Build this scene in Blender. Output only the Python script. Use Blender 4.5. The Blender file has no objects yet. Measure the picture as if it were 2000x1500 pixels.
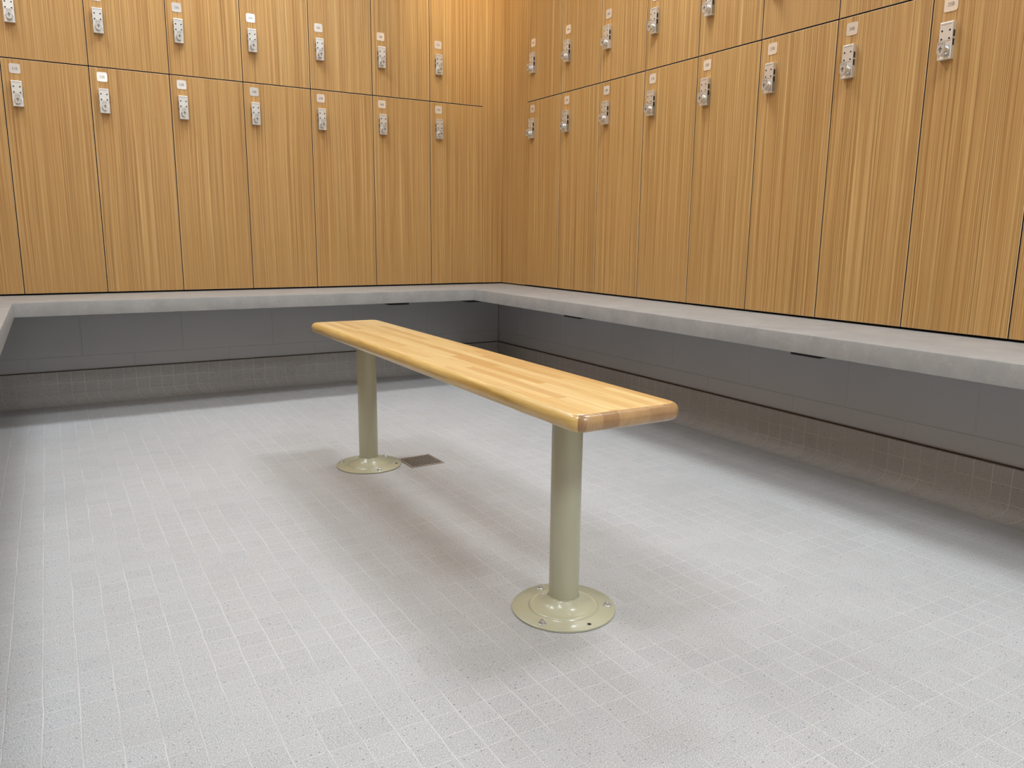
import bpy, bmesh, math, random
from mathutils import Matrix, Vector
random.seed(7)
S = bpy.context.scene
COL = S.collection
PI = math.pi

# ---------------------------------------------------------------- camera, world, lights, exposure
cam_d = bpy.data.cameras.new('camera')
cam = bpy.data.objects.new('camera', cam_d)
COL.objects.link(cam)
r_, u_, f_ = Vector((.86184, -.5071, .0096)), Vector((.08729, .16693, .9821)), Vector((.49962, .84557, -.18813))
cam.matrix_world = Matrix(((r_.x, u_.x, -f_.x, -2.1595), (r_.y, u_.y, -f_.y, -3.7770),
                           (r_.z, u_.z, -f_.z, .7353), (0, 0, 0, 1)))
cam_d.sensor_width = 36
cam_d.lens = 1518.2 / 2000 * 36
cam_d.clip_start = .02
S.camera = cam
w = bpy.data.worlds.new('world')
S.world = w
w.use_nodes = True
w.node_tree.nodes['Background'].inputs[0].default_value = (.9, .93, 1, 1)
w.node_tree.nodes['Background'].inputs[1].default_value = .05
S.view_settings.view_transform = 'Standard'
S.view_settings.look = 'None'
S.view_settings.gamma = 1
S.view_settings.use_curve_mapping = False
S.view_settings.exposure = 0.0
# ceiling troffers: (x, y, size x, size y, watts)
CEIL = 2.50
LIGHTS = [(-.48, -1.50, .60, .30, 10.5), (-.48, -2.95, .60, .30, 10.5),
          (-2.32, -1.50, .60, .30, 8), (-2.32, -2.95, .60, .30, 7),
          (-1.35, -4.90, .60, .60, 36), (-.45, -.50, .30, .30, 2), (-2.32, -.50, .30, .30, 5),  # the one near FRONT is added to brighten the front wall for reflections
          (-1.40, -.48, .60, .25, 9)]  # added lamp, brightens the back lockers and slab top
WARM = (-.34, -.72, 50)          # small warm downlight in the corner: x, y, watts
LCOL = (.895, .955, 1.0)

# ---------------------------------------------------------------- measures (metres)
W = .305                       # locker width
LEFT, BACK_IN = -2.659, 0.0    # veneer planes: left x, back y; right plane x = 0
TOPZ, TH, DEP = .472, .0538, .371   # wall bench top, slab thickness, depth
SEAM, GAPB, LTOP = 1.3968, .0072, 2.30
AL, AR = .1215, .2473          # filler widths at the corner
BY, BX, LX = .0254, -.005, -2.68   # block wall planes (back y, right x, left x)
FRONT = -5.6

# ---------------------------------------------------------------- node helpers
class NT:
    def __init__(s, name):
        s.m = bpy.data.materials.new(name)
        s.m.use_nodes = True
        s.t = s.m.node_tree
        s.b = s.t.nodes['Principled BSDF']
    def n(s, typ, **kw):
        nd = s.t.nodes.new(typ)
        for k, v in kw.items():
            if k.startswith('i_'):
                key = k[2:]
                nd.inputs[int(key) if key.isdigit() else key.replace('_', ' ')].default_value = v
            else:
                setattr(nd, k, v)
        return nd
    def l(s, a, b):
        s.t.links.new(a, b)
    def math(s, op, a, b=None, c=None, clamp=False):
        nd = s.t.nodes.new('ShaderNodeMath'); nd.operation = op; nd.use_clamp = clamp
        for i, x in enumerate((a, b, c)):
            if x is None: continue
            if isinstance(x, (int, float)): nd.inputs[i].default_value = x
            else: s.l(x, nd.inputs[i])
        return nd.outputs[0]
    def mix(s, fac, a, b, mode='MIX'):
        nd = s.t.nodes.new('ShaderNodeMix'); nd.data_type = 'RGBA'; nd.blend_type = mode
        for sock, x in ((nd.inputs[0], fac), (nd.inputs[6], a), (nd.inputs[7], b)):
            if isinstance(x, (int, float, tuple)): sock.default_value = x
            else: s.l(x, sock)
        return nd.outputs[2]
    def coord(s, kind='Object'):
        return s.n('ShaderNodeTexCoord').outputs[kind]
    def pos(s):
        return s.n('ShaderNodeNewGeometry').outputs['Position']
    def sep(s, v):
        nd = s.n('ShaderNodeSeparateXYZ'); s.l(v, nd.inputs[0]); return nd.outputs
    def comb(s, x, y, z):
        nd = s.n('ShaderNodeCombineXYZ')
        for i, a in enumerate((x, y, z)):
            if isinstance(a, (int, float)): nd.inputs[i].default_value = a
            else: s.l(a, nd.inputs[i])
        return nd.outputs[0]
    def noise(s, vec, scale, detail=2, rough=.5):
        nd = s.n('ShaderNodeTexNoise'); nd.inputs['Scale'].default_value = scale
        nd.inputs['Detail'].default_value = detail; nd.inputs['Roughness'].default_value = rough
        if vec is not None: s.l(vec, nd.inputs['Vector'])
        return nd.outputs[0]
    def ramp(s, fac, stops):
        nd = s.n('ShaderNodeValToRGB'); cr = nd.color_ramp
        while len(cr.elements) < len(stops): cr.elements.new(.5)
        for e, (p, c) in zip(cr.elements, stops):
            e.position = p; e.color = c if len(c) == 4 else (*c, 1)
        s.l(fac, nd.inputs[0]); return nd.outputs[0]
    def bump(s, h, strength=.3, dist=.001):
        nd = s.n('ShaderNodeBump'); nd.inputs['Strength'].default_value = strength
        nd.inputs['Distance'].default_value = dist
        s.l(h, nd.inputs['Height']); s.l(nd.outputs[0], s.b.inputs['Normal'])
    def fin(s, base=None, rough=.5, metal=0, spec=None, coat=None):
        if base is not None:
            if isinstance(base, tuple): s.b.inputs['Base Color'].default_value = (*base[:3], 1)
            else: s.l(base, s.b.inputs['Base Color'])
        if isinstance(rough, (int, float)): s.b.inputs['Roughness'].default_value = rough
        else: s.l(rough, s.b.inputs['Roughness'])
        s.b.inputs['Metallic'].default_value = metal
        if spec is not None: s.b.inputs['Specular IOR Level'].default_value = spec
        if coat is not None:
            s.b.inputs['Coat Weight'].default_value = coat[0]
            s.b.inputs['Coat Roughness'].default_value = coat[1]
        return s.m

def srgb(r, g, b):
    f = lambda c: (c / 255 / 12.92) if c / 255 <= .04045 else ((c / 255 + .055) / 1.055) ** 2.4
    return (f(r), f(g), f(b))
def plain(name, c, rough=.5, metal=0, spec=None, coat=None):
    return NT(name).fin(c, rough, metal, spec, coat)

# ---------------------------------------------------------------- materials
def veneer(name):
    t = NT(name)
    x, y, z = t.sep(t.coord())
    rnd = t.n('ShaderNodeObjectInfo').outputs['Random']
    off = t.math('MULTIPLY', rnd, 37.0)
    # the horizontal coordinate carries the grain, z only drifts it slowly
    hx = t.math('ADD', t.math('ADD', x, y), off)
    v0 = t.comb(t.math('MULTIPLY', hx, 6), 0, t.math('MULTIPLY', z, 1.2))
    warp = t.math('MULTIPLY', t.math('SUBTRACT', t.noise(v0, 1, 2), .5), .016)
    hx = t.math('ADD', hx, warp)
    def layer(fx, fz, det=2, r=.5):
        return t.noise(t.comb(t.math('MULTIPLY', hx, fx), off, t.math('MULTIPLY', z, fz)), 1, det, r)
    fine = layer(430, .9, 2, .55)
    mid = layer(150, 1.1, 2, .55)
    wide = layer(22, .35, 2)
    pores = layer(640, 7, 1)
    c = t.ramp(fine, [(.30, srgb(136, 96, 50)), (.43, srgb(175, 135, 81)), (.58, srgb(190, 152, 96)), (.72, srgb(218, 184, 127))])
    c = t.mix(t.math('MULTIPLY', t.ramp(mid, [(.33, (1, 1, 1)), (.50, (0, 0, 0))]), .36), c, (*srgb(146, 100, 52), 1))
    c = t.mix(t.math('MULTIPLY', t.ramp(mid, [(.52, (0, 0, 0)), (.68, (1, 1, 1))]), .36), c, (*srgb(212, 172, 112), 1))
    c = t.mix(t.math('MULTIPLY', t.ramp(wide, [(.35, (0, 0, 0)), (.65, (1, 1, 1))]), .22), c, (*srgb(184, 134, 76), 1))
    c = t.mix(t.math('MULTIPLY', t.ramp(pores, [(.30, (1, 1, 1)), (.40, (0, 0, 0))]), .25), c, (*srgb(128, 82, 44), 1))
    t.bump(fine, .12, .0005)
    return t.fin(c, .42, spec=.4)
M = {}
M['veneer'] = veneer('locker_veneer')
M['edge'] = plain('bevel_highlight', srgb(222, 196, 162), .45)  # pale bevels: the highlight along the door edges painted in
M['gapshade'] = plain('door_gap_shade', srgb(48, 34, 26), .6)  # door sides coloured dark for the shade inside the gaps
M['black'] = plain('black_carcass', (.006, .005, .005), .7)

def floor_tiles(name, base, horiz):
    """2 inch ceramic mosaic: pitch, phases in world metres; horiz=False is the floor grid"""
    t = NT(name)
    P = .0509
    p = t.pos()
    wob = t.noise(p, 9, 2)
    wob2 = t.noise(t.comb(*[t.math('ADD', a, 7.3) for a in t.sep(p)]), 9, 2)
    x, y, z = t.sep(p)
    if not horiz:
        u = t.math('ADD', t.math('DIVIDE', t.math('ADD', x, 1.1599), P), t.math('MULTIPLY', t.math('SUBTRACT', wob, .5), .16))
        v = t.math('ADD', t.math('DIVIDE', t.math('ADD', y, 2.9869), P), t.math('MULTIPLY', t.math('SUBTRACT', wob2, .5), .16))
    else:
        u = t.math('ADD', t.math('DIVIDE', t.math('ADD', t.math('ADD', x, y), 2.4130), P), t.math('MULTIPLY', t.math('SUBTRACT', wob, .5), .1))
        v = t.math('DIVIDE', t.math('SUBTRACT', z, .0942), P)
    def line(c, wd):
        fr = t.math('ABSOLUTE', t.math('SUBTRACT', t.math('FRACT', t.math('ADD', c, 100.5)), .5))
        mr = t.n('ShaderNodeMapRange'); mr.inputs['From Min'].default_value = wd * 1.5; mr.inputs['From Max'].default_value = wd * .45
        t.l(fr, mr.inputs['Value']); return mr.outputs[0]
    cell = t.comb(t.math('ROUND', t.math('ADD', u, .5)), t.math('ROUND', t.math('ADD', v, .5)), 3 if horiz else 0)
    wn = t.n('ShaderNodeTexWhiteNoise'); t.l(cell, wn.inputs['Vector'])
    wn2 = t.n('ShaderNodeTexWhiteNoise', noise_dimensions='2D')
    # grout joints that are well filled here and thin there
    lu, lv = line(u, .023), line(v, .020)
    patch = t.ramp(t.noise(p, 5.5, 3), [(.36, (.22, .22, .22)), (.58, (1, 1, 1))])
    grout = t.math('MULTIPLY', t.math('MAXIMUM', lu, t.math('MULTIPLY', lv, .85 if not horiz else 1.0)), patch)
    c = t.mix(wn.outputs['Value'], (*[a * .96 for a in base], 1), (*[a * 1.04 for a in base], 1))
    tint = t.n('ShaderNodeTexWhiteNoise'); t.l(t.comb(t.math('ROUND', t.math('ADD', v, .5)), t.math('ROUND', t.math('ADD', u, .5)), 9), tint.inputs['Vector'])
    c = t.mix(t.math('MULTIPLY', tint.outputs['Value'], .35), c, (base[0] * 1.03, base[1] * .985, base[2] * .93, 1))
    # speckle: unglazed porcelain with light and dark grains
    sp = t.noise(p, 560, 1, .65)
    k1 = .75 if not horiz else .3
    c = t.mix(t.ramp(sp, [(.54, (0, 0, 0)), (.72, (k1, k1, k1))]), c, (.88, .88, .88, 1))
    c = t.mix(t.ramp(sp, [(.28, (k1 * .8, k1 * .8, k1 * .8)), (.42, (0, 0, 0))]), c, (base[0] * .5, base[1] * .48, base[2] * .5, 1))
    sd = t.noise(p, 240, 0)
    c = t.mix(t.ramp(sd, [(.225, (.6, .6, .6)), (.26, (0, 0, 0))]), c, (.08, .08, .09, 1))
    c = t.mix(t.math('MULTIPLY', grout, .6), c, (*srgb(212, 211, 209), 1))
    dirt = t.ramp(t.noise(p, 1.3, 3), [(.4, (.95, .95, .95)), (.62, (1.02, 1.02, 1.02))])
    c = t.mix(1.0, c, dirt, 'MULTIPLY')
    gap = t.math('MAXIMUM', lu, lv)
    h = t.math('SUBTRACT', t.math('MULTIPLY', sp, .12), t.math('MULTIPLY', gap, .5))
    t.bump(h, .6, .0016)
    return t.fin(c, .52, spec=.35)
M['floor'] = floor_tiles('floor_mosaic', srgb(171, 172, 174), False)
M['cove'] = floor_tiles('base_mosaic', srgb(164, 162, 160), True)

t = NT('painted_block')
n1 = t.noise(t.pos(), 140, 3)
n2 = t.noise(t.pos(), 60, 1)
pits = t.ramp(n2, [(.20, (1, 1, 1)), (.26, (0, 0, 0))])
c = t.mix(t.math('MULTIPLY', t.ramp(t.noise(t.pos(), 3, 2), [(.35, (0, 0, 0)), (.65, (1, 1, 1))]), .3), (*srgb(176, 176, 177), 1), (*srgb(167, 167, 168), 1))
t.bump(t.math('SUBTRACT', n1, t.math('MULTIPLY', pits, .8)), .25, .0012)
M['block'] = t.fin(c, .38, spec=.5)
M['wallpaint'] = plain('white_wall_paint', srgb(232, 228, 222), .6)
M['ceilingpaint'] = plain('white_ceiling_paint', srgb(236, 234, 230), .8)

t = NT('grey_quartz')
a = t.noise(t.pos(), 11, 4, .6)
b = t.noise(t.pos(), 45, 3, .6)
c = t.ramp(a, [(.33, srgb(144, 144, 144)), (.55, srgb(152, 152, 151)), (.72, srgb(159, 158, 157))])
c = t.mix(t.math('MULTIPLY', t.ramp(b, [(.56, (0, 0, 0)), (.68, (1, 1, 1))]), .28), c, (*srgb(170, 169, 168), 1))
c = t.mix(t.math('MULTIPLY', t.ramp(t.noise(t.pos(), 300, 1), [(.30, (1, 1, 1)), (.40, (0, 0, 0))]), .18), c, (*srgb(104, 103, 103), 1))
M['quartz'] = t.fin(c, .36, spec=.5)

def butcher(name, end):
    """edge-glued maple strips running along local y"""
    t = NT(name)
    x, y, z = t.sep(t.coord())
    row = t.math('FLOOR', t.math('DIVIDE', t.math('ADD', x, 1.0), .0213 if not end else .0335))
    wr = t.n('ShaderNodeTexWhiteNoise', noise_dimensions='1D'); t.l(row, wr.inputs['W'])
    ycoord = t.math('ADD', t.math('MULTIPLY', y, t.math('ADD', 2.2, t.math('MULTIPLY', wr.outputs['Value'], 1.8))), t.math('MULTIPLY', wr.outputs['Value'], 13.7))
    cellv = t.comb(row, t.math('FLOOR', ycoord), 0)
    wc = t.n('ShaderNodeTexWhiteNoise'); t.l(cellv, wc.inputs['Vector'])
    rv = wc.outputs['Value']
    gx = t.comb(t.math('ADD', t.math('MULTIPLY', x, 160 if not end else 60), t.math('MULTIPLY', rv, 50)), t.math('MULTIPLY', y, 5 if not end else 30), t.math('MULTIPLY', z, 60))
    grain = t.noise(gx, 1, 3, .55)
    if not end:
        c = t.ramp(rv, [(.0, srgb(212, 168, 106)), (.22, srgb(224, 188, 126)), (.55, srgb(233, 202, 142)), (.85, srgb(241, 214, 156)), (1.0, srgb(206, 162, 102))])
        c = t.mix(t.math('MULTIPLY', t.ramp(grain, [(.34, (1, 1, 1)), (.6, (0, 0, 0))]), .45), c, (*srgb(214, 162, 96), 1))
        fl = t.noise(t.comb(t.math('MULTIPLY', x, 26), t.math('MULTIPLY', y, 7), 0), 1, 3, .6)
        c = t.mix(t.math('MULTIPLY', t.ramp(fl, [(.58, (0, 0, 0)), (.74, (1, 1, 1))]), .40), c, (*srgb(206, 148, 84), 1))
        # dark hairlines between the strips
        fr = t.math('FRACT', t.math('DIVIDE', t.math('ADD', x, 1.0), .0213))
        ln = t.math('LESS_THAN', fr, .035)
        c = t.mix(t.math('MULTIPLY', ln, .30), c, (*srgb(170, 118, 62), 1))
    else:
        c = t.ramp(rv, [(.0, srgb(158, 122, 82)), (.35, srgb(176, 140, 96)), (.7, srgb(192, 156, 106)), (1.0, srgb(150, 114, 76))])
        wv = t.n('ShaderNodeTexWave'); wv.wave_type = 'RINGS'; wv.rings_direction = 'Y'
        wv.inputs['Scale'].default_value = 60; wv.inputs['Distortion'].default_value = 3
        t.l(t.comb(t.math('ADD', x, t.math('MULTIPLY', rv, .7)), 0, t.math('ADD', z, t.math('MULTIPLY', rv, .3))), wv.inputs['Vector'])
        c = t.mix(t.math('MULTIPLY', wv.outputs['Fac'], .22), c, (*srgb(150, 106, 62), 1))
        c = t.mix(t.math('MULTIPLY', t.ramp(grain, [(.35, (1, 1, 1)), (.6, (0, 0, 0))]), .3), c, (*srgb(140, 98, 58), 1))
    return t.fin(c, .34, spec=.5, coat=(.6, .16))
M['maple'] = butcher('maple_butcher_block', False)
M['endgrain'] = butcher('maple_end_grain', True)
t = NT('maple_side')
x, y, z = t.sep(t.coord())
gn = t.noise(t.comb(t.math('MULTIPLY', x, 30), t.math('MULTIPLY', y, 6), t.math('MULTIPLY', z, 110)), 1, 4, .6)
seg = t.n('ShaderNodeTexWhiteNoise', noise_dimensions='1D'); t.l(t.math('FLOOR', t.math('MULTIPLY', t.math('ADD', y, .05), 2.6)), seg.inputs['W'])
c = t.ramp(gn, [(.3, srgb(184, 148, 80)), (.5, srgb(208, 174, 104)), (.68, srgb(222, 190, 122))])
c = t.mix(t.math('MULTIPLY', seg.outputs['Value'], .35), c, (*srgb(198, 156, 92), 1))
M['mapleside'] = t.fin(c, .34, spec=.5, coat=(.6, .16))

M['olive'] = plain('beige_powder_coat', srgb(178, 176, 151), .30, spec=.5, coat=(.35, .12))
M['zinc'] = plain('zinc_bolt', srgb(214, 218, 222), .28, .85)
M['steelblack'] = plain('black_steel', (.004, .004, .004), .6)
M['hole'] = plain('dark_hole', (.01, .01, .01), .8)
t = NT('satin_nickel')
t.bump(t.noise(t.coord(), 900, 1), .05, .0002)
M['nickel'] = t.fin(srgb(228, 228, 226), .34, .78)
M['chrome'] = plain('polished_chrome', srgb(226, 228, 228), .12, 1.0)
M['tagmetal'] = plain('key_tag_metal', srgb(206, 204, 200), .3, .6)
M['plate'] = plain('number_plate_satin', srgb(248, 246, 242), .16, .6, coat=(.3, .1))
M['ink'] = plain('dark_print', srgb(44, 40, 38), .6)
M['greyink'] = plain('grey_print', srgb(120, 118, 114), .6)
M['rubber'] = plain('black_rubber', (.01, .01, .01), .5)
M['castiron'] = plain('drain_metal', srgb(170, 164, 156), .42, .7)
M['whitemetal'] = plain('white_fixture_metal', srgb(235, 235, 232), .4)
M['brownline'] = plain('brown_line', srgb(70, 58, 48), .7)
t = NT('light_diffuser')
t.b.inputs['Emission Color'].default_value = (*LCOL, 1); t.b.inputs['Emission Strength'].default_value = 6
M['diffuser'] = t.fin((.8, .8, .8), .5)

# ---------------------------------------------------------------- mesh helpers
def box(bm, x0, x1, y0, y1, z0, z1, bev=0, seg=1, mi=0):
    r = bmesh.ops.create_cube(bm, size=1)
    vs = r['verts']
    for v in vs:
        v.co = Vector((x0 + (v.co.x + .5) * (x1 - x0), y0 + (v.co.y + .5) * (y1 - y0), z0 + (v.co.z + .5) * (z1 - z0)))
    fs = set(f for v in vs for f in v.link_faces)
    for f in fs: f.material_index = mi
    if bev:
        es = list(set(e for v in vs for e in v.link_edges))
        bmesh.ops.bevel(bm, geom=es, offset=bev, segments=seg, profile=.5, affect='EDGES')
def prism(bm, pts, axis, a0, a1, mi=0):
    """extrude closed 2D outline along an axis; pts (u, v) map to the other two axes in order"""
    def P(u, v, a):
        return {'x': (a, u, v), 'y': (u, a, v), 'z': (u, v, a)}[axis]
    A = [bm.verts.new(P(u, v, a0)) for u, v in pts]
    B = [bm.verts.new(P(u, v, a1)) for u, v in pts]
    n = len(pts)
    fs = [bm.faces.new(A), bm.faces.new(B[::-1])]
    for i in range(n):
        fs.append(bm.faces.new((A[i], B[i], B[(i + 1) % n], A[(i + 1) % n])))
    for f in fs: f.material_index = mi
    return fs
def lathe(bm, prof, cx=0, cy=0, seg=64, axis='z', close=False):
    rings = []
    for r, h in prof:
        ring = []
        if r < 1e-7:
            p = (cx, cy, h) if axis == 'z' else (cx, -h, cy)
            ring = [bm.verts.new(p)] * seg
        else:
            for i in range(seg):
                a = 2 * PI * i / seg
                p = (cx + r * math.cos(a), cy + r * math.sin(a), h) if axis == 'z' else (cx + r * math.cos(a), -h, cy + r * math.sin(a))
                ring.append(bm.verts.new(p))
        rings.append(ring)
    for A, B in zip(rings, rings[1:]):
        for i in range(seg):
            j = (i + 1) % seg
            q = []
            for v in (A[i], A[j], B[j], B[i]):
                if v not in q: q.append(v)
            if len(q) > 2: bm.faces.new(q)
def mesh(name, bm, mats, smooth=None):
    bmesh.ops.recalc_face_normals(bm, faces=bm.faces)
    me = bpy.data.meshes.new(name)
    bm.to_mesh(me); bm.free()
    for m in (mats if isinstance(mats, (list, tuple)) else [mats]): me.materials.append(m)
    if smooth is not None:
        me.set_sharp_from_angle(angle=math.radians(smooth))
        for p in me.polygons: p.use_smooth = True
    return me
def obj(name, me, parent=None, loc=(0, 0, 0), rz=0):
    o = bpy.data.objects.new(name, me)
    COL.objects.link(o)
    o.location = loc; o.rotation_euler = (0, 0, rz)
    if parent: o.parent = parent
    return o
def tag(o, label, cat, group=None):
    o['label'] = label; o['category'] = cat
    if group: o['group'] = group
def struct(name, bm, mats, smooth=None, parent=None):
    o = obj(name, mesh(name, bm, mats, smooth), parent)
    if not parent: o['kind'] = 'structure'
    return o
NB = lambda: bmesh.new()

# ---------------------------------------------------------------- room shell
bm = NB(); box(bm, LEFT - .6, .6, FRONT - .1, .6, -.1, 0); struct('floor', bm, M['floor'])
bm = NB(); box(bm, LEFT - .6, .6, FRONT - .1, .6, CEIL, CEIL + .1); struct('ceiling', bm, M['ceilingpaint'])

def blocks(bm, along, plane, u0, u1, phase, sgn, ztop):
    """face of laid concrete blocks with raked joints; along 'x' or 'y'; sgn = direction the face looks"""
    B, Hh, J, D = .4064, .2032, .0022, .0014
    for k in range(3):
        z0, z1 = .0032 + k * Hh, min(.0032 + (k + 1) * Hh, ztop)
        ph = phase + (B / 2 if k % 2 == 0 else 0)
        n0 = math.floor((u0 - ph) / B) - 1
        for n in range(n0, n0 + 40):
            a, b = max(ph + n * B, u0), min(ph + (n + 1) * B, u1)
            if b - a < .012: continue
            a += J; b -= J
            za, zb = z0 + J * .7, z1 - (J * .7 if z1 < ztop else 0)
            p, q = plane - sgn * .0, plane - sgn * .03
            lo, hi = min(p, q), max(p, q)
            if along == 'x': box(bm, a, b, lo, hi, za, zb, .0013, 1)
            else: box(bm, lo, hi, a, b, za, zb, .0013, 1)
    p, q = plane - sgn * .0013, plane - sgn * .10
    lo, hi = min(p, q), max(p, q)
    if along == 'x': box(bm, u0, u1, lo, hi, 0, ztop)
    else: box(bm, lo, hi, u0, u1, 0, ztop)
UZ = TOPZ - TH - .012
ROUGH = .46
# knee walls of painted block under the wall bench, painted walls behind and above the lockers
bm = NB(); blocks(bm, 'x', BY, LX, BX, -2.0715, -1, UZ); 
box(bm, LX - .1, .1, BY + .10, ROUGH, 0, UZ)
struct('wall_back', bm, M['block'])
bm = NB(); blocks(bm, 'y', BX, FRONT, BY, -2.242 + .4064 * .03, -1, UZ)
box(bm, BX + .10, ROUGH, FRONT, BY, 0, UZ)
struct('wall_right', bm, M['block'])
bm = NB(); blocks(bm, 'y', LX, FRONT, BY, -2.1, 1, UZ)
box(bm, LX - .46, LX - .10, FRONT, BY, 0, UZ)
struct('wall_left', bm, M['block'])
bm = NB()
box(bm, LEFT - .6, .6, ROUGH + .02, ROUGH + .12, UZ, CEIL)
box(bm, LEFT - .1, .1, 0.0, ROUGH + .02, LTOP + .004, CEIL)
struct('wall_back_upper', bm, M['wallpaint'])
bm = NB()
box(bm, ROUGH + .02, ROUGH + .12, FRONT, ROUGH + .02, UZ, CEIL)
box(bm, 0.0, ROUGH + .02, FRONT, 0, LTOP + .004, CEIL)
struct('wall_right_upper', bm, M['wallpaint'])
bm = NB()
box(bm, LEFT - .45, LEFT - .02, FRONT, 0, LTOP + .004, CEIL)
box(bm, LEFT - .60, LEFT - .46, FRONT, ROUGH + .02, UZ, CEIL)
struct('wall_left_upper', bm, M['wallpaint'])
bm = NB(); box(bm, LEFT - .6, .6, FRONT - .1, FRONT, 0, CEIL); struct('wall_front', bm, M['wallpaint'])
# plain veneer cladding along the left side, out of the frame
bm = NB(); box(bm, LEFT - .02, LEFT, FRONT + .01, -.003, TOPZ + .008, LTOP, .001); struct('wall_left_cladding', bm, M['veneer'])

# tile base with coved foot: profile (distance from wall plane, z)
def cove_profile():
    d = .0115
    R = .0434
    pts = [(-.002, .1433), (d - .002, .1433), (d, .1415), (d, R)]
    for i in range(1, 9):
        a = PI / 2 * i / 8
        pts.append((d + R - R * math.cos(a), R - R * math.sin(a) + .0012))
    pts += [(d + R + .006, .0004), (-.002, .0004)]
    return pts
pr = cove_profile()
def sweep(bm, path, outs):
    """path corner points with mitre offset directions"""
    rings = [[bm.verts.new((p[0] + o[0] * d, p[1] + o[1] * d, z)) for d, z in pr] for p, o in zip(path, outs)]
    n = len(pr)
    for A, B in zip(rings, rings[1:]):
        for i in range(n):
            bm.faces.new((A[i], B[i], B[(i + 1) % n], A[(i + 1) % n]))
    bm.faces.new(rings[0]); bm.faces.new(rings[-1][::-1])
bm = NB(); sweep(bm, [(LX, BY), (BX, BY)], [(1, -1), (-1, -1)]); struct('baseboard_back', bm, M['cove'], 40)
bm = NB(); sweep(bm, [(BX, BY), (BX, FRONT)], [(-1, -1), (-1, 0)]); struct('baseboard_right', bm, M['cove'], 40)
bm = NB(); sweep(bm, [(LX, BY), (LX, FRONT)], [(1, -1), (1, 0)]); struct('baseboard_left', bm, M['cove'], 40)
# thin brown line on top of the tile base
bm = NB()
box(bm, LX, BX - .010, BY - .0085, BY + .001, .1433, .1462)
box(bm, BX - .0085, BX + .001, FRONT, BY - .0085, .1433, .1462)
box(bm, LX - .001, LX + .0085, FRONT, BY - .0085, .1433, .1462)
struct('trim_1', bm, M['brownline'])

# ---------------------------------------------------------------- stone wall bench (one continuous U slab)
xi0, xi1 = -2.2884, -DEP
bm = NB()
out = [(LEFT - .4, FRONT), (LEFT - .4, ROUGH - .02), (.44, ROUGH - .02), (.44, FRONT), (xi1, FRONT), (xi1, -DEP), (xi0, -DEP), (xi0, FRONT)]
prism(bm, out, 'z', TOPZ - TH, TOPZ)
bmesh.ops.recalc_face_normals(bm, faces=bm.faces)
top_edges = [e for e in bm.edges if all(abs(v.co.z - TOPZ) < 1e-6 for v in e.verts)]
bmesh.ops.bevel(bm, geom=top_edges, offset=.003, segments=2, profile=.5, affect='EDGES')
bench = obj('wall_bench', mesh('wall_bench', bm, M['quartz'], 35))
tag(bench, 'thick grey stone bench slab running along the walls below the lockers', 'bench')
# flat black steel brackets carrying the slab
def bracket(x0, x1, y0, y1, label):
    bm = NB(); box(bm, x0, x1, y0, y1, TOPZ - TH - .012, TOPZ - TH, .001)
    o = obj('support_bracket', mesh('support_bracket', bm, M['steelblack']))
    tag(o, label, 'bracket', 'black steel brackets under the stone bench')
bracket(-.341, BX - .0, -2.374, -2.275, 'flat black steel bracket under right arm of stone bench, nearest the camera')
bracket(-.341, BX - .0, -1.2215, -1.117, 'flat black steel bracket under right arm of stone bench, behind the wooden bench')
bracket(-.7975, -.702, -.341, BY, 'flat black steel bracket under back arm of stone bench, below locker 26B')
bracket(-.39, -.292, -.341, BY, 'flat black steel bracket under the inner right corner of stone bench')
bracket(-2.385, -2.292, -.341, BY, 'flat black steel bracket tip at the inner left corner of stone bench')

# ---------------------------------------------------------------- lockers
PT = .019       # door thickness
def door_mesh(z0, z1):
    g = .0017
    bm = NB(); box(bm, g, W - g, 0, PT, z0, z1, .0009, 1)
    bmesh.ops.recalc_face_normals(bm, faces=bm.faces)
    for f in bm.faces: f.material_index = 0 if abs(f.normal.y) > .9 else (2 if max(abs(f.normal.x), abs(f.normal.z)) > .95 else 1)
    return mesh('door', bm, [M['veneer'], M['edge'], M['gapshade']])
HB = SEAM - TOPZ
doorB = door_mesh(GAPB, HB - .0021)
doorA = door_mesh(.0021, LTOP - SEAM)
def carcass(z0, z1):
    bm = NB(); T = .012
    box(bm, .0005, T, PT + .003, .42, z0, z1); box(bm, W - T, W - .0005, PT + .003, .42, z0, z1)
    box(bm, T, W - T, .408, .42, z0, z1)
    box(bm, T, W - T, PT + .003, .408, z0, z0 + T); box(bm, T, W - T, PT + .003, .408, z1 - T, z1)
    return mesh('cabinet', bm, M['black'])
cabB, cabA = carcass(.0002, HB - .0005), carcass(.0005, LTOP - SEAM)
# number plate: rounded square 38 x 37 mm, 1 mm thick
def rrect(w, h, r, n=5):
    pts = []
    for cx, cy, a0 in ((w / 2 - r, h / 2 - r, 0), (-w / 2 + r, h / 2 - r, 90), (-w / 2 + r, -h / 2 + r, 180), (w / 2 - r, -h / 2 + r, 270)):
        for i in range(n + 1):
            a = math.radians(a0 + 90 * i / n); pts.append((cx + r * math.cos(a), cy + r * math.sin(a)))
    return pts
bm = NB(); prism(bm, rrect(.038, .037, .0065), 'y', -.0012, 0); plateM = mesh('number_plate', bm, M['plate'])
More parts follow.
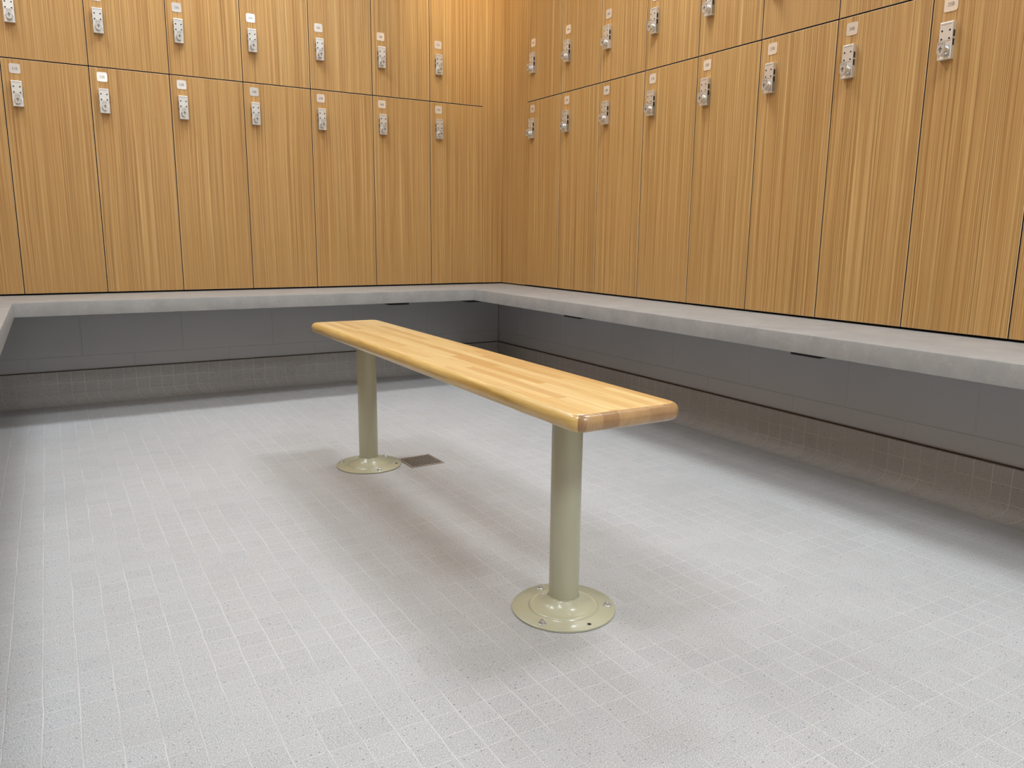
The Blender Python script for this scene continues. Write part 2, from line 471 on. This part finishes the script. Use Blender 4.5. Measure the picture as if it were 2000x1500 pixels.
# lock body 37 x 97 mm, lower third stepped back
LH, LW, LD = .0965, .037, .0155
bm = NB()
box(bm, -LW / 2, LW / 2, -LD, 0, -.0005, LH / 2, .0009, 2)
box(bm, -LW / 2, LW / 2, -LD + .0015, 0, -LH / 2 + .003, -.0005)
box(bm, -LW / 2, -LW / 2 + .0035, -LD, 0, -LH / 2, -.0005, .0008, 1)
box(bm, LW / 2 - .0035, LW / 2, -LD, 0, -LH / 2, -.0005, .0008, 1)
box(bm, -LW / 2 + .0035, LW / 2 - .0035, -LD, 0, -LH / 2, -LH / 2 + .006, .0006, 1)
lockM = mesh('lock', bm, M['nickel'])
bm = NB(); lathe(bm, [(.0038, LD - .0006), (.0036, LD + .0005), (.0028, LD + .0005), (.0028, LD + .0002), (0, LD + .0002)], 0, 0, 20, 'y')
for f in bm.faces:
    if f.calc_center_median().xz.length < .0026 : f.material_index = 1
buttonM = mesh('code_button', bm, [M['nickel'], M['hole']])
bm = NB(); box(bm, -.0005, .0008, -.0115, -.0045, -.0085, .0085, .0004, 1); slotM = mesh('side_grip', bm, M['rubber'])
bm = NB(); lathe(bm, [(.0122, LD - .002), (.0122, LD + .001), (.0115, LD + .002), (.0115, .0285), (.0108, .0295), (0, .0295)], 0, 0, 40, 'y'); knobM = mesh('knob', bm, M['chrome'], 35)
# key tag: flat top, round bottom
def tagshape(w, h, y0, y1, bm):
    r = w / 2
    pts = [(-r + .002, h / 2), (r - .002, h / 2), (r, h / 2 - .002)]
    for i in range(13):
        a = -PI * i / 12; pts.append((r * math.cos(a), -h / 2 + r + r * math.sin(a)))
    pts.append((-r, h / 2 - .002))
    prism(bm, pts, 'y', y0, y1)
bm = NB(); tagshape(.0195, .034, -.0335, -.0285, bm)
tagM = mesh('knob_cap', bm, M['tagmetal'])
bm = NB()   # raised rim and the small frame above the emblem
for (a, b, c_, d) in ((-.0062, .0062, .0128, .0135), (-.0062, -.0055, .0098, .0135), (.0055, .0062, .0098, .0135)):
    box(bm, a, b, -.0340, -.0334, c_, d)
frameM = mesh('cap_frame', bm, M['greyink'])
bm = NB()   # little standing figure: head, body, two arms
lathe(bm, [(.0014, .0339), (0, .0339)], 0, .0070, 14, 'y')
prism(bm, [(-.0014, .0050), (.0014, .0050), (.0010, -.0064), (-.0010, -.0064)], 'y', -.0339, -.0333)
for s in (1, -1):
    prism(bm, [(s * .0008, .0049), (s * .0046, .0026), (s * .0064, -.0012), (s * .0050, -.0002), (s * .0036, .0014), (s * .0008, .0028)], 'y', -.0339, -.0333)
figM = mesh('figure_emblem', bm, M['ink'])
bm = NB()   # tiny worn maker's line on the top edge of the lock, illegible
xx = -.0135
for k, wd in enumerate((.0022, .0010, .0022, .0018, .0022, .0012, .0024, .0020, .0022, .0016, .0022)):
    box(bm, xx, xx + wd, -LD - .0003, -LD + .0002, .0408, .0422 if k % 3 else .0426); xx += wd + .0006
lineM = mesh('engraved_line', bm, M['greyink'])

txt_cache = {}
def text_mesh(s):
    cu = bpy.data.curves.new('numerals', 'FONT')
    cu.body = s; cu.size = .0138; cu.align_x = 'CENTER'; cu.align_y = 'CENTER'; cu.extrude = .00015; cu.offset = -.00012
    o = bpy.data.objects.new('numerals_source', cu); COL.objects.link(o)
    dg = bpy.context.evaluated_depsgraph_get()
    me = bpy.data.meshes.new_from_object(o.evaluated_get(dg))
    bpy.data.objects.remove(o)
    me.materials.clear(); me.materials.append(M['ink'])
    xs = [v.co.x for v in me.vertices]; ys = [v.co.y for v in me.vertices]
    kx = .0185 / (max(xs) - min(xs)); kz = .0098 / (max(ys) - min(ys))
    mx, my = (max(xs) + min(xs)) / 2, (max(ys) + min(ys)) / 2
    for v in me.vertices:
        v.co = Vector(((v.co.x - mx) * kx, -.00125 - v.co.z, (v.co.y - my) * kz))
    return me

def make_locker(tier, platex, lockx):
    """local frame: x from the door's left edge, y into the wall, z from the tier's own bottom"""
    r = bpy.data.objects.new('locker', None); COL.objects.link(r)
    r.empty_display_size = .05
    if tier == 'B':
        obj('cabinet', cabB, r); obj('door', doorB, r)
        zt = HB - .0193
    else:
        obj('cabinet', cabA, r); obj('door', doorA, r)
        zt = .2917
    obj('number_plate', plateM, r, (platex + .019, 0, zt - .0185))
    lz = zt - .037 - .029 - LH / 2
    lk = obj('lock', lockM, r, (lockx + LW / 2, 0, lz))
    for sx in (-.0108, .0108):
        for sz in (.0263, .005): obj('code_button', buttonM, lk, (sx, 0, sz))
    for sx in (-1, 1):
        for sz in (.0178, -.0042): obj('side_grip', slotM, lk, (sx * LW / 2, 0, sz), 0 if sx > 0 else 0).scale.x = sx
    obj('knob', knobM, lk, (0, 0, -.0245))
    obj('knob_cap', tagM, lk, (0, 0, -.0225))
    obj('cap_frame', frameM, lk, (0, 0, -.0225))
    obj('figure_emblem', figM, lk, (0, 0, -.0250))
    obj('engraved_line', lineM, lk, (0, 0, .0008))
    return r
def copy_tree(o, parent=None):
    c = o.copy(); COL.objects.link(c); c.parent = parent
    for ch in list(o.children): copy_tree(ch, c)
    return c
protos = {}
def locker(num, tier, wall, label):
    key = (tier, wall)
    platex, lockx = (.0278, .0290) if wall == 'back' else (.0325, .0355)
    if key not in protos:
        o = protos[key] = make_locker(tier, platex, lockx)
    else:
        o = copy_tree(protos[key])
    z = TOPZ if tier == 'B' else SEAM
    if wall == 'back':
        o.location = (-AL - (28 - num) * W, 0, z); o.rotation_euler = (0, 0, 0)
    else:
        o.location = (0, -AR - (num - 28) * W, z); o.rotation_euler = (0, 0, -PI / 2)
    tag(o, label, 'locker', 'numbered lockers on the %s wall, %s row' % (wall, 'lower' if tier == 'B' else 'upper'))
    return o, key
made = []
for n in range(20, 28):
    for tier in 'BA':
        row = 'lower' if tier == 'B' else 'upper'
        if n == 20: lab = '%s wood-veneer locker at the far left edge, left of locker 21%s' % (row, tier)
        else: lab = '%s wood-veneer locker with plate numbered %d%s on the back wall' % (row, n, tier)
        made.append((locker(n, tier, 'back', lab), n, tier))
for n in range(28, 38):
    for tier in 'BA':
        row = 'lower' if tier == 'B' else 'upper'
        if n >= 36: lab = '%s wood-veneer locker at the right edge, %s locker 35%s' % (row, 'next to' if n == 36 else 'second after', tier)
        else: lab = '%s wood-veneer locker with plate numbered %d%s on the right wall' % (row, n, tier)
        made.append((locker(n, tier, 'right', lab), n, tier))
for (o, key), n, tier in made:
    np_ = [c for c in o.children if c.name.startswith('number_plate')][0]
    obj('numerals', text_mesh('%d%s' % (n, tier)), np_)
# filler panels in the corners
def filler(x0, x1, y0, y1, z0, label):
    bm = NB(); box(bm, x0, x1, y0, y1, z0, LTOP, .0006, 1)
    o = obj('filler_panel', mesh('filler_panel', bm, M['veneer']))
    tag(o, label, 'panel', 'veneer filler panels in the corners')
filler(-AL - .0008, -.0002, 0, PT, TOPZ + GAPB - .001, 'narrow full-height wood veneer strip right of locker 27, back wall')
filler(0, PT, -AR + .0008, PT, TOPZ + GAPB - .002, 'full-height wood veneer strip left of locker 28, right wall')
filler(LEFT, -AL - 8 * W - .0008, 0, PT, TOPZ + GAPB, 'wood veneer strip in the far left corner beside the lockers')
# ---------------------------------------------------------------- free-standing wooden bench
BCX, BCY, BL, BWd, BZ, BT = -1.3255, -2.0099, 1.5343, .2351, .4475, .032
root = bpy.data.objects.new('bench', None); COL.objects.link(root)
root.location = (BCX, BCY, 0); root.rotation_euler = (0, 0, -.0045)
tag(root, 'maple butcher-block bench on two beige pedestals in the middle of the tiled floor', 'bench')
def seat_mesh():
    bm = NB()
    rc, re, N, K = .030, .0145, 10, 6
    prof = [(-re + re * math.sin(a), -re + re * math.cos(a)) for a in [PI / 2 * i / K for i in range(K + 1)]]
    prof += [(-re + re * math.cos(a), -BT + re - re * math.sin(a)) for a in [PI / 2 * i / K for i in range(K + 1)]]
    rings = []
    for o, z in prof:
        ring = []
        for cx, cy, a0 in ((1, 1, 0), (-1, 1, 90), (-1, -1, 180), (1, -1, 270)):
            for i in range(N + 1):
                a = math.radians(a0 + 90 * i / N)
                ring.append(bm.verts.new((cx * (BWd / 2 - rc) + (rc + o) * math.cos(a), cy * (BL / 2 - rc) + (rc + o) * math.sin(a), z)))
        rings.append(ring)
    n = len(rings[0])
    for A, B in zip(rings, rings[1:]):
        for i in range(n): bm.faces.new((A[i], A[(i + 1) % n], B[(i + 1) % n], B[i]))
    bm.faces.new(rings[0]); bm.faces.new(rings[-1][::-1])
    bmesh.ops.recalc_face_normals(bm, faces=bm.faces)
    for f in bm.faces:
        nrm, c = f.normal, f.calc_center_median()
        if abs(nrm.z) > .93: f.material_index = 0
        elif abs(nrm.y) >= abs(nrm.x) * .9: f.material_index = 1
        else: f.material_index = 2
    return mesh('seat', bm, [M['maple'], M['endgrain'], M['mapleside']], 50)
obj('seat', seat_mesh(), root, (0, 0, BZ))
FR = .1035
flange_prof = [(FR - .001, .0), (FR, .001), (FR, .0040), (FR - .0012, .0050), (.0722, .0052), (.0708, .0058), (.0690, .0086), (.0676, .0100), (.0655, .0104),
               (.0630, .0100), (.0580, .0112), (.0510, .0136), (.0440, .0172), (.0385, .0216), (.0345, .0262), (.0318, .0290), (.0306, .0296)]
bm = NB(); lathe(bm, flange_prof, 0, 0, 96); flangeM = mesh('floor_flange', bm, M['olive'], 42)
bm = NB(); lathe(bm, [(0, .003), (.0300, .003), (.0300, BZ - BT - .0045), (0, BZ - BT - .0045)], 0, 0, 64); tubeM = mesh('pedestal', bm, M['olive'], 40)
bm = NB()
for i in range(40):     # weld bead round the foot of the tube
    a = 2 * PI * i / 40
    s = bmesh.ops.create_icosphere(bm, subdivisions=1, radius=.0019)
    for v in s['verts']: v.co += Vector((.0312 * math.cos(a), .0312 * math.sin(a), .0293))
weldM = mesh('weld_bead', bm, M['olive'], 80)
bm = NB()
lathe(bm, [(.0078, .0050), (.0078, .0064), (.0070, .0070), (.0050, .0070)], 0, 0, 28)
lathe(bm, [(.0052, .0066), (.0052, .0106), (.0040, .0118), (0, .0120)], 0, 0, 6)
lathe(bm, [(.0027, .0110), (.0027, .0140), (0, .0146)], 0, 0, 16)
boltM = mesh('anchor_bolt', bm, M['zinc'], 40)
bm = NB(); lathe(bm, [(.0042, .0052), (.0042, .0054), (.0036, .0054), (0, .0053)], 0, 0, 20); holeM = mesh('empty_bolt_hole', bm, M['hole'])
bm = NB(); box(bm, -.098, .098, -.034, .034, BZ - BT - .0045, BZ - BT - .0002, .0008, 1); mountM = mesh('mounting_plate', bm, M['olive'])
bm = NB()
for i in range(4): 
    s = bmesh.ops.create_icosphere(bm, subdivisions=1, radius=.0012)
    a = math.radians(52 - i * 5)
    for v in s['verts']: v.co += Vector((.083 * math.cos(a), .083 * math.sin(a), .0053))
dotM = mesh('stamped_marks', bm, M['olive'])
for (yy, bolts, hole) in ((-.5717, (90, -29, -151), -90), (.5541, (146, 33, -89), -29)):
    fl = obj('floor_flange', flangeM, root, (0, yy, 0))
    obj('pedestal', tubeM, root, (0, yy, 0))
    obj('mounting_plate', mountM, root, (0, yy, 0))
    obj('weld_bead', weldM, fl)
    for a in bolts:
        a = math.radians(a); obj('anchor_bolt', boltM, fl, (.0885 * math.cos(a), .0885 * math.sin(a), 0))
    a = math.radians(hole); obj('empty_bolt_hole', holeM, fl, (.0885 * math.cos(a), .0885 * math.sin(a), 0))
    if yy < 0: obj('stamped_marks', dotM, fl)

# ---------------------------------------------------------------- floor drain
dr = bpy.data.objects.new('floor_drain', None); COL.objects.link(dr)
dr.location = (-1.1600, -1.4975, 0); dr.rotation_euler = (0, 0, .03)
tag(dr, 'small square metal floor drain with a grid of holes beside the far pedestal', 'drain')
s = .0580
bm = NB(); box(bm, -s, s, -s, s, .0002, .0009); obj('drain_shade_sheet', mesh('drain_shade_sheet', bm, M['hole']), dr)  # flat black sheet standing in for the shaded depth below the grate
bm = NB()
for a in (-1, 1):
    box(bm, min(a * s, a * (s - .006)), max(a * s, a * (s - .006)), -s, s, .0005, .0024, .0003)
    box(bm, -s + .006, s - .006, min(a * s, a * (s - .006)), max(a * s, a * (s - .006)), .0005, .0024, .0003)
obj('drain_frame', mesh('drain_frame', bm, M['castiron']), dr)
bm = NB(); g = s - .007; n = 9
for i in range(n + 1):
    c = -g + 2 * g * i / n
    box(bm, c - .0021, c + .0021, -g, g, .0008, .0020); box(bm, -g, g, c - .0021, c + .0021, .0008, .0020)
obj('grate', mesh('grate', bm, M['castiron']), dr)

# ---------------------------------------------------------------- ceiling lights
for k, (x, y, sx, sy, p) in enumerate(LIGHTS):
    t_ = bpy.data.objects.new('ceiling_light', None); COL.objects.link(t_); t_.location = (x, y, CEIL)
    where = ['over the right lockers near the back', 'over the right lockers near the front', 'over the left side near the back', 'over the left side near the front', 'in the middle, added unseen to brighten the front wall', 'small, over the corner between the locker walls', 'small, over the far left corner', 'added unseen to brighten the middle of the back lockers'][k]
    tag(t_, 'recessed white ceiling light ' + where, 'ceiling light', 'recessed ceiling lights')
    bm = NB()
    for a in (-1, 1):
        box(bm, a * (sx / 2 + .01) - .01, a * (sx / 2 + .01) + .01, -sy / 2 - .02, sy / 2 + .02, -.012, 0)
        box(bm, -sx / 2, sx / 2, a * (sy / 2 + .01) - .01, a * (sy / 2 + .01) + .01, -.012, 0)
    obj('frame', mesh('frame', bm, M['whitemetal']), t_)
    bm = NB(); box(bm, -sx / 2, sx / 2, -sy / 2, sy / 2, -.006, -.001); obj('diffuser', mesh('diffuser', bm, M['diffuser']), t_)
    ld = bpy.data.lights.new('lamp', 'AREA'); ld.shape = 'RECTANGLE'; ld.size = sx; ld.size_y = sy; ld.energy = p; ld.color = LCOL; ld.spread = 2.4
    lo = bpy.data.objects.new('lamp', ld); COL.objects.link(lo); lo.parent = t_; lo.location = (0, 0, -.014)
t_ = bpy.data.objects.new('downlight', None); COL.objects.link(t_); t_.location = (WARM[0], WARM[1], CEIL)
tag(t_, 'small warm recessed downlight above the corner of the lockers', 'ceiling light')
bm = NB(); lathe(bm, [(.05, -.001), (.065, -.001), (.065, -.008), (.05, -.004), (.05, -.001)], 0, 0, 32); obj('trim_ring', mesh('trim_ring', bm, M['whitemetal'], 40), t_)
ld = bpy.data.lights.new('lamp', 'SPOT'); ld.energy = WARM[2]; ld.color = (1, .84, .55); ld.spot_size = .95; ld.spot_blend = 1.0; ld.shadow_soft_size = .05
lo = bpy.data.objects.new('lamp', ld); COL.objects.link(lo); lo.parent = t_; lo.location = (0, 0, -.012)
lo.rotation_euler = (Vector((-.22, 0, 1.95)) - Vector((WARM[0], WARM[1], CEIL))).to_track_quat('-Z', 'Y').to_euler()   # swivelled towards the back lockers
